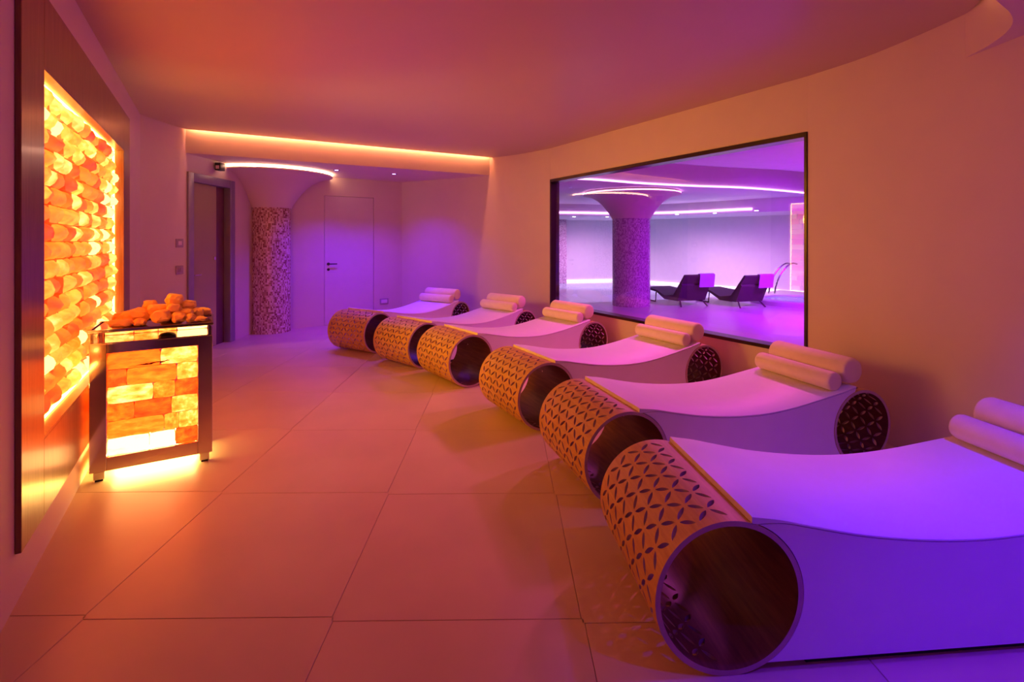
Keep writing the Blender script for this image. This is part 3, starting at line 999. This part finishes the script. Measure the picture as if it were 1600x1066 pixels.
# ------------------------------------------------------------------ small fittings
for k, (x, y) in enumerate(((-2.84, 8.13), (-2.02, 8.60))):
    t = thing('downlight', 'blue downlight in the alcove ceiling, %s' % ('nearer the flared column' if k == 0 else 'nearer the curved right wall'), 'downlight', (x, y, ZL), 0, 'blue downlights in the far alcove')
    obj('bezel', lathe([(0.030, -0.001), (0.052, -0.006), (0.055, 0.0)], 24), M['bronze'], t)
    obj('lens', lathe([(0.0, -0.003), (0.030, -0.002), (0.030, -0.0005)], 20), M['lamp_blue'], t)
xw = -4.24
for k, (zc, lab) in enumerate(((1.487, 'upper wall switch plate with a pale key left of the glass door'), (1.145, 'lower dark wall switch plate left of the glass door'))):
    t = thing('wall_switch', lab, 'switch', (xw, 6.40, zc), 0, 'switch plates beside the glass door')
    obj('plate', box(0, -0.07, -0.055, 0.010, 0.07, 0.055, 0.003), M['switch'], t)
    for j in range(2):
        obj('key', box(0.010, -0.032 + j * 0.034, -0.026, 0.015, -0.002 + j * 0.034, 0.026, 0.002), M['switch_light'] if k == 0 else M['switch'], t)
bs = f1 + 0.20
t = thing('wall_outlet', 'dark framed wall outlet low on the far wall by the flush door', 'outlet', (P2[0] + BD.x * bs, P2[1] + BD.y * bs, 0.36), BROT)
obj('plate', box(-0.085, -0.010, -0.055, 0.085, 0, 0.055, 0.003), M['switch'], t)
obj('socket_insert', box(-0.060, -0.013, -0.034, 0.060, -0.010, 0.034, 0.002), M['switch_light'], t)
t = thing('wall_speaker', 'small black speaker box on the wall beside the column top', 'speaker', (xw, 7.20, 2.575))
obj('housing', box(0.02, -0.07, -0.055, 0.10, 0.05, 0.055, 0.006), M['black'], t)
obj('bracket', box(0, -0.02, -0.02, 0.02, 0.0, 0.02), M['black'], t)
obj('front_grille', box(0.035, -0.074, -0.035, 0.085, -0.070, 0.012, 0.002, 1), M['switch_light'], t)

# ------------------------------------------------------------------ pool hall beyond the window
o1 = Vector(WA) + WN * 0.16; o2 = Vector(WB) + WN * 0.16
fc_out = [p for p in offset_line(far_curve, -0.17)]
nc_out = [p for p in offset_line(near_curve, -0.17)]
deck_edge = catmull([(-2.5, 11.9), (1.41, 12.2), (3.66, 12.83), (5.7, 13.6), (7.86, 15.1), (9.2, 16.4)], 5)
deck = list(reversed(deck_edge)) + [(-2.4, 10.1)] + fc_out[1:] + [tuple(o2)] + [p for p in nc_out if p[1] < 4.2] + [(16, -1.5), (16, 16.4)]
obj('hall_floor', prism(deck, -0.25, 0.004), M['hall_floor'], None, 25, kind='structure')
obj('pool_water', box(-4, 11.5, -0.30, 14, 21, -0.06), M['pool_water'], None, 0, kind='structure')
HW1 = [(-3.0, 18.2), (4.2, 19.75)]
HW2 = [(4.2, 19.75), (9.5, 14.15), (16, 7.5)]
obj('wall_hall_far', wall_strip(HW1, -0.3, ZR, -0.2), M['hall_paint'], None, 0, kind='structure')
obj('wall_hall_side', wall_strip(HW2, -0.3, ZR, -0.2), M['hall_paint'], None, 0, kind='structure')
obj('wall_hall_left', box(-3.2, 9.9, -0.3, -3.0, 19, ZR), M['hall_paint'], None, 0, kind='structure')
obj('wall_hall_right', box(16, -2, -0.3, 16.2, 9, ZR), M['hall_paint'], None, 0, kind='structure')
wl_ = bmesh.new()
tagged = wall_strip([(-2.95, 18.18), (4.19, 19.72)], -0.055, 0.01, 0.02, wl_)
wall_strip([(4.19, 19.70), (9.45, 14.16), (13, 10.5)], -0.055, 0.01, 0.02, wl_)
obj('waterline_light_strip', wl_, M['water_line'], None, 0, label='bright waterline light strip along the far pool wall', cat='light strip')
bx = bmesh.new()
box(1.55, 18.6, -0.2, 2.02, 19.1, 2.29, bm=bx)
uvl = bx.loops.layers.uv.verify()
for f in bx.faces:
    for lp in f.loops:
        lp[uvl].uv = (lp.vert.co.x + lp.vert.co.y, lp.vert.co.z)
obj('mosaic_pier', bx, M['mosaic_hall'], None, 0, label='mosaic clad pier at the far left of the pool hall', cat='pier')
# dropped ceiling slab with the curved LED edge, and the outer soffit
ledA = catmull([(-1.2, 9.95), (0.3, 9.35), (1.42, 9.48), (2.6, 10.15), (3.74, 10.62), (5.24, 11.1), (7.2, 12.3), (8.6, 13.6), (9.6, 14.2)], 6)
ledB = catmull([(-3.0, 15.3), (1.5, 15.6), (3.0, 15.95), (4.4, 15.9), (5.5, 15.1), (6.6, 13.8), (9.0, 12.0)], 6)
slab = ledA[6:] + [(9.5, 14.3), (4.2, 19.9), (-3.1, 18.3), (-3.1, 8.6)]
slab = [p for p in ledA] + [(12.5, 13.0), (12.5, 20), (-3.1, 20)]
obj('ceiling_hall', prism(slab, 2.66, ZR), M['hall_paint'], None, 25, kind='structure')
sof = ledB + [(16, 8), (16, 20.5), (-3.1, 20.5)]
obj('ceiling_hall_soffit', prism(sof, 2.30, 2.66), M['hall_paint'], None, 25, kind='structure')
obj('hall_light_strip', wall_strip(ledA, 2.662, 2.695, 0.03), M['led_violet'], None, 25, label='long curved violet light strip under the pool hall ceiling, nearest the window', cat='light strip')
eb = [p for p in ledB if p[0] < 6.65]
obj('hall_light_strip', wall_strip(eb, 2.36, 2.42, 0.03), M['led_violet'], None, 25, label='farther violet light strip behind the hall column over the pool', cat='light strip')
# recessed upper ring of the near ceiling
rngA = [p for p in offset_line(ledA, 1.0) if p[0] > 0.75]
obj('trim_hall_cove', wall_strip(rngA, 2.93, ZR, 0.05), M['hall_paint'], None, 25, kind='structure')
low = [p for p in offset_line(ledA, 1.02) if p[0] > 0.75]
obj('ceiling_hall_near', prism(low + [(12, 6), (9, -1.5)] + [p for p in reversed(nc_out) if p[1] < 4.2 and p[1] > -1.6] + [tuple(o2), tuple(o1)] + [p for p in reversed(fc_out) if p[1] > 7.95 and p[0] > 0.45], 2.93, 3.0), M['hall_paint'], None, 25, kind='structure')
for k, (px, py, d) in enumerate(((897, 338.6, 16.6), (948.7, 339, 16.6), (1057.8, 335, 15.9), (1117, 333, 14.6), (1182, 329, 13.4))):
    x = (px - 800) / F_PX * d
    d2_ = F_PX * (2.30 - EYE) / (HOR - py)
    x, y = (px - 800) / F_PX * d2_, d2_
    t = thing('hall_downlight', 'tiny white downlight over the pool, %s' % ['leftmost of five', 'just left of the hall column', 'just right of the hall column', 'above the left wicker lounger', 'at the right end of the violet strip'][k], 'downlight', (x, y, 2.30), 0, 'white downlights over the pool')
    obj('lens', lathe([(0.0, -0.012), (0.045, -0.010), (0.05, 0.0)], 16), M['lamp_white'], t)
    wv = Vector((x, y)).normalized()
    spot('hall_downlight_lamp', (x, y, 2.26), (x + wv.x * 1.2, y + wv.y * 1.6, 0), 290, (1.0, 0.48, 0.90), 108, 0.9, 0.05)

# wicker loungers by the pool, seen from behind
def wicker(label, x, y, rot):
    t = thing('pool_lounger', label, 'lounger', (x, y, 0), rot, 'dark wicker loungers by the pool')
    # local: +Y to the feet, backrest at the near end
    hw = 0.37
    back = extrude_yz([(-0.28, 0.72), (0.12, 0.22), (0.20, 0.24), (-0.235, 0.75)], -hw, hw)
    obj('backrest', back, M['wicker'], t)
    shell = extrude_yz([(-0.16, 0.50), (0.02, 0.13), (0.55, 0.12), (0.9, 0.26), (1.45, 0.30), (1.45, 0.34), (0.88, 0.31), (0.55, 0.20), (0.16, 0.26), (-0.12, 0.56)], -hw, hw)
    obj('seat', shell, M['wicker'], t)
    for s in (-1, 1):
        obj('leg', tube([(s * (hw - 0.08), 0.04, 0.15), (s * (hw - 0.02), -0.10, 0.0)], 0.018, 8), M['wicker'], t)
        lg = tube([(s * (hw - 0.03), 1.43, 0.31), (s * (hw - 0.03), 1.43, 0.018), (s * (hw - 0.03), 0.98, 0.018), (s * (hw - 0.03), 0.95, 0.25)], 0.016, 8)
        obj('leg', lg, M['wicker'], t)
    return t


def extrude_yz(pts, x0, x1):
    bm = bmesh.new()
    a = [bm.verts.new((x0, y, z)) for y, z in pts]
    b = [bm.verts.new((x1, y, z)) for y, z in pts]
    bm.faces.new(a); bm.faces.new(b)
    n = len(pts)
    for i in range(n):
        bm.faces.new((a[i], a[(i + 1) % n], b[(i + 1) % n], b[i]))
    bmesh.ops.recalc_face_normals(bm, faces=bm.faces)
    return bm


def towel(label, x, y, rot, dx):
    t = thing('pool_towel', label, 'towel', (x, y, 0), rot, 'towels hung over the wicker backrests')
    prof = [(-0.262, 0.46), (-0.300, 0.745), (-0.262, 0.775), (-0.215, 0.765), (-0.15, 0.68), (-0.165, 0.672), (-0.225, 0.755), (-0.262, 0.762), (-0.288, 0.735), (-0.25, 0.46)]
    bm = extrude_yz(prof, dx - 0.19, dx + 0.20)
    obj('cloth', bm, M['towel'], t, 50)
    return t


for k, (x, y, r, who) in enumerate(((4.16, 11.62, 0.28, 'left'), (5.42, 11.45, 0.30, 'right'))):
    wicker('dark wicker pool lounger seen from behind, %s' % ('the one beside the hall column' if k == 0 else 'the one next to the chrome handrail'), x, y, r)
    towel('violet lit towel over the backrest of the wicker lounger %s' % ('beside the hall column' if k == 0 else 'next to the handrail'), x, y, r, 0.20)

# chrome handrail and round tub
hr = thing('pool_handrail', 'pair of curved chrome handrails at the pool edge', 'handrail', (7.0, 13.62, 0))
for dx in (0.0, 0.16):
    obj('rail', tube(catmull([(-0.05 + dx, 0, 0.0), (0.0 + dx, 0, 0.30), (0.13 + dx, 0.0, 0.62), (0.33 + dx, 0, 0.85), (0.48 + dx, 0.05, 0.90), (0.62 + dx, 0.1, 0.88)], 5), 0.022, 8), M['chrome'], hr)
tb = thing('round_tub', 'round raised whirlpool tub with blue water at the right edge of the window', 'tub', (7.0, 12.2, 0.004))
obj('rim', lathe([(1.12, 0.0), (1.12, 0.09), (1.10, 0.11), (0.80, 0.11), (0.78, 0.06)], 56), M['tub_rim'], tb)
obj('water', lathe([(0.80, 0.075), (0.4, 0.076), (0.0, 0.076)], 48), M['tub_water'], tb)
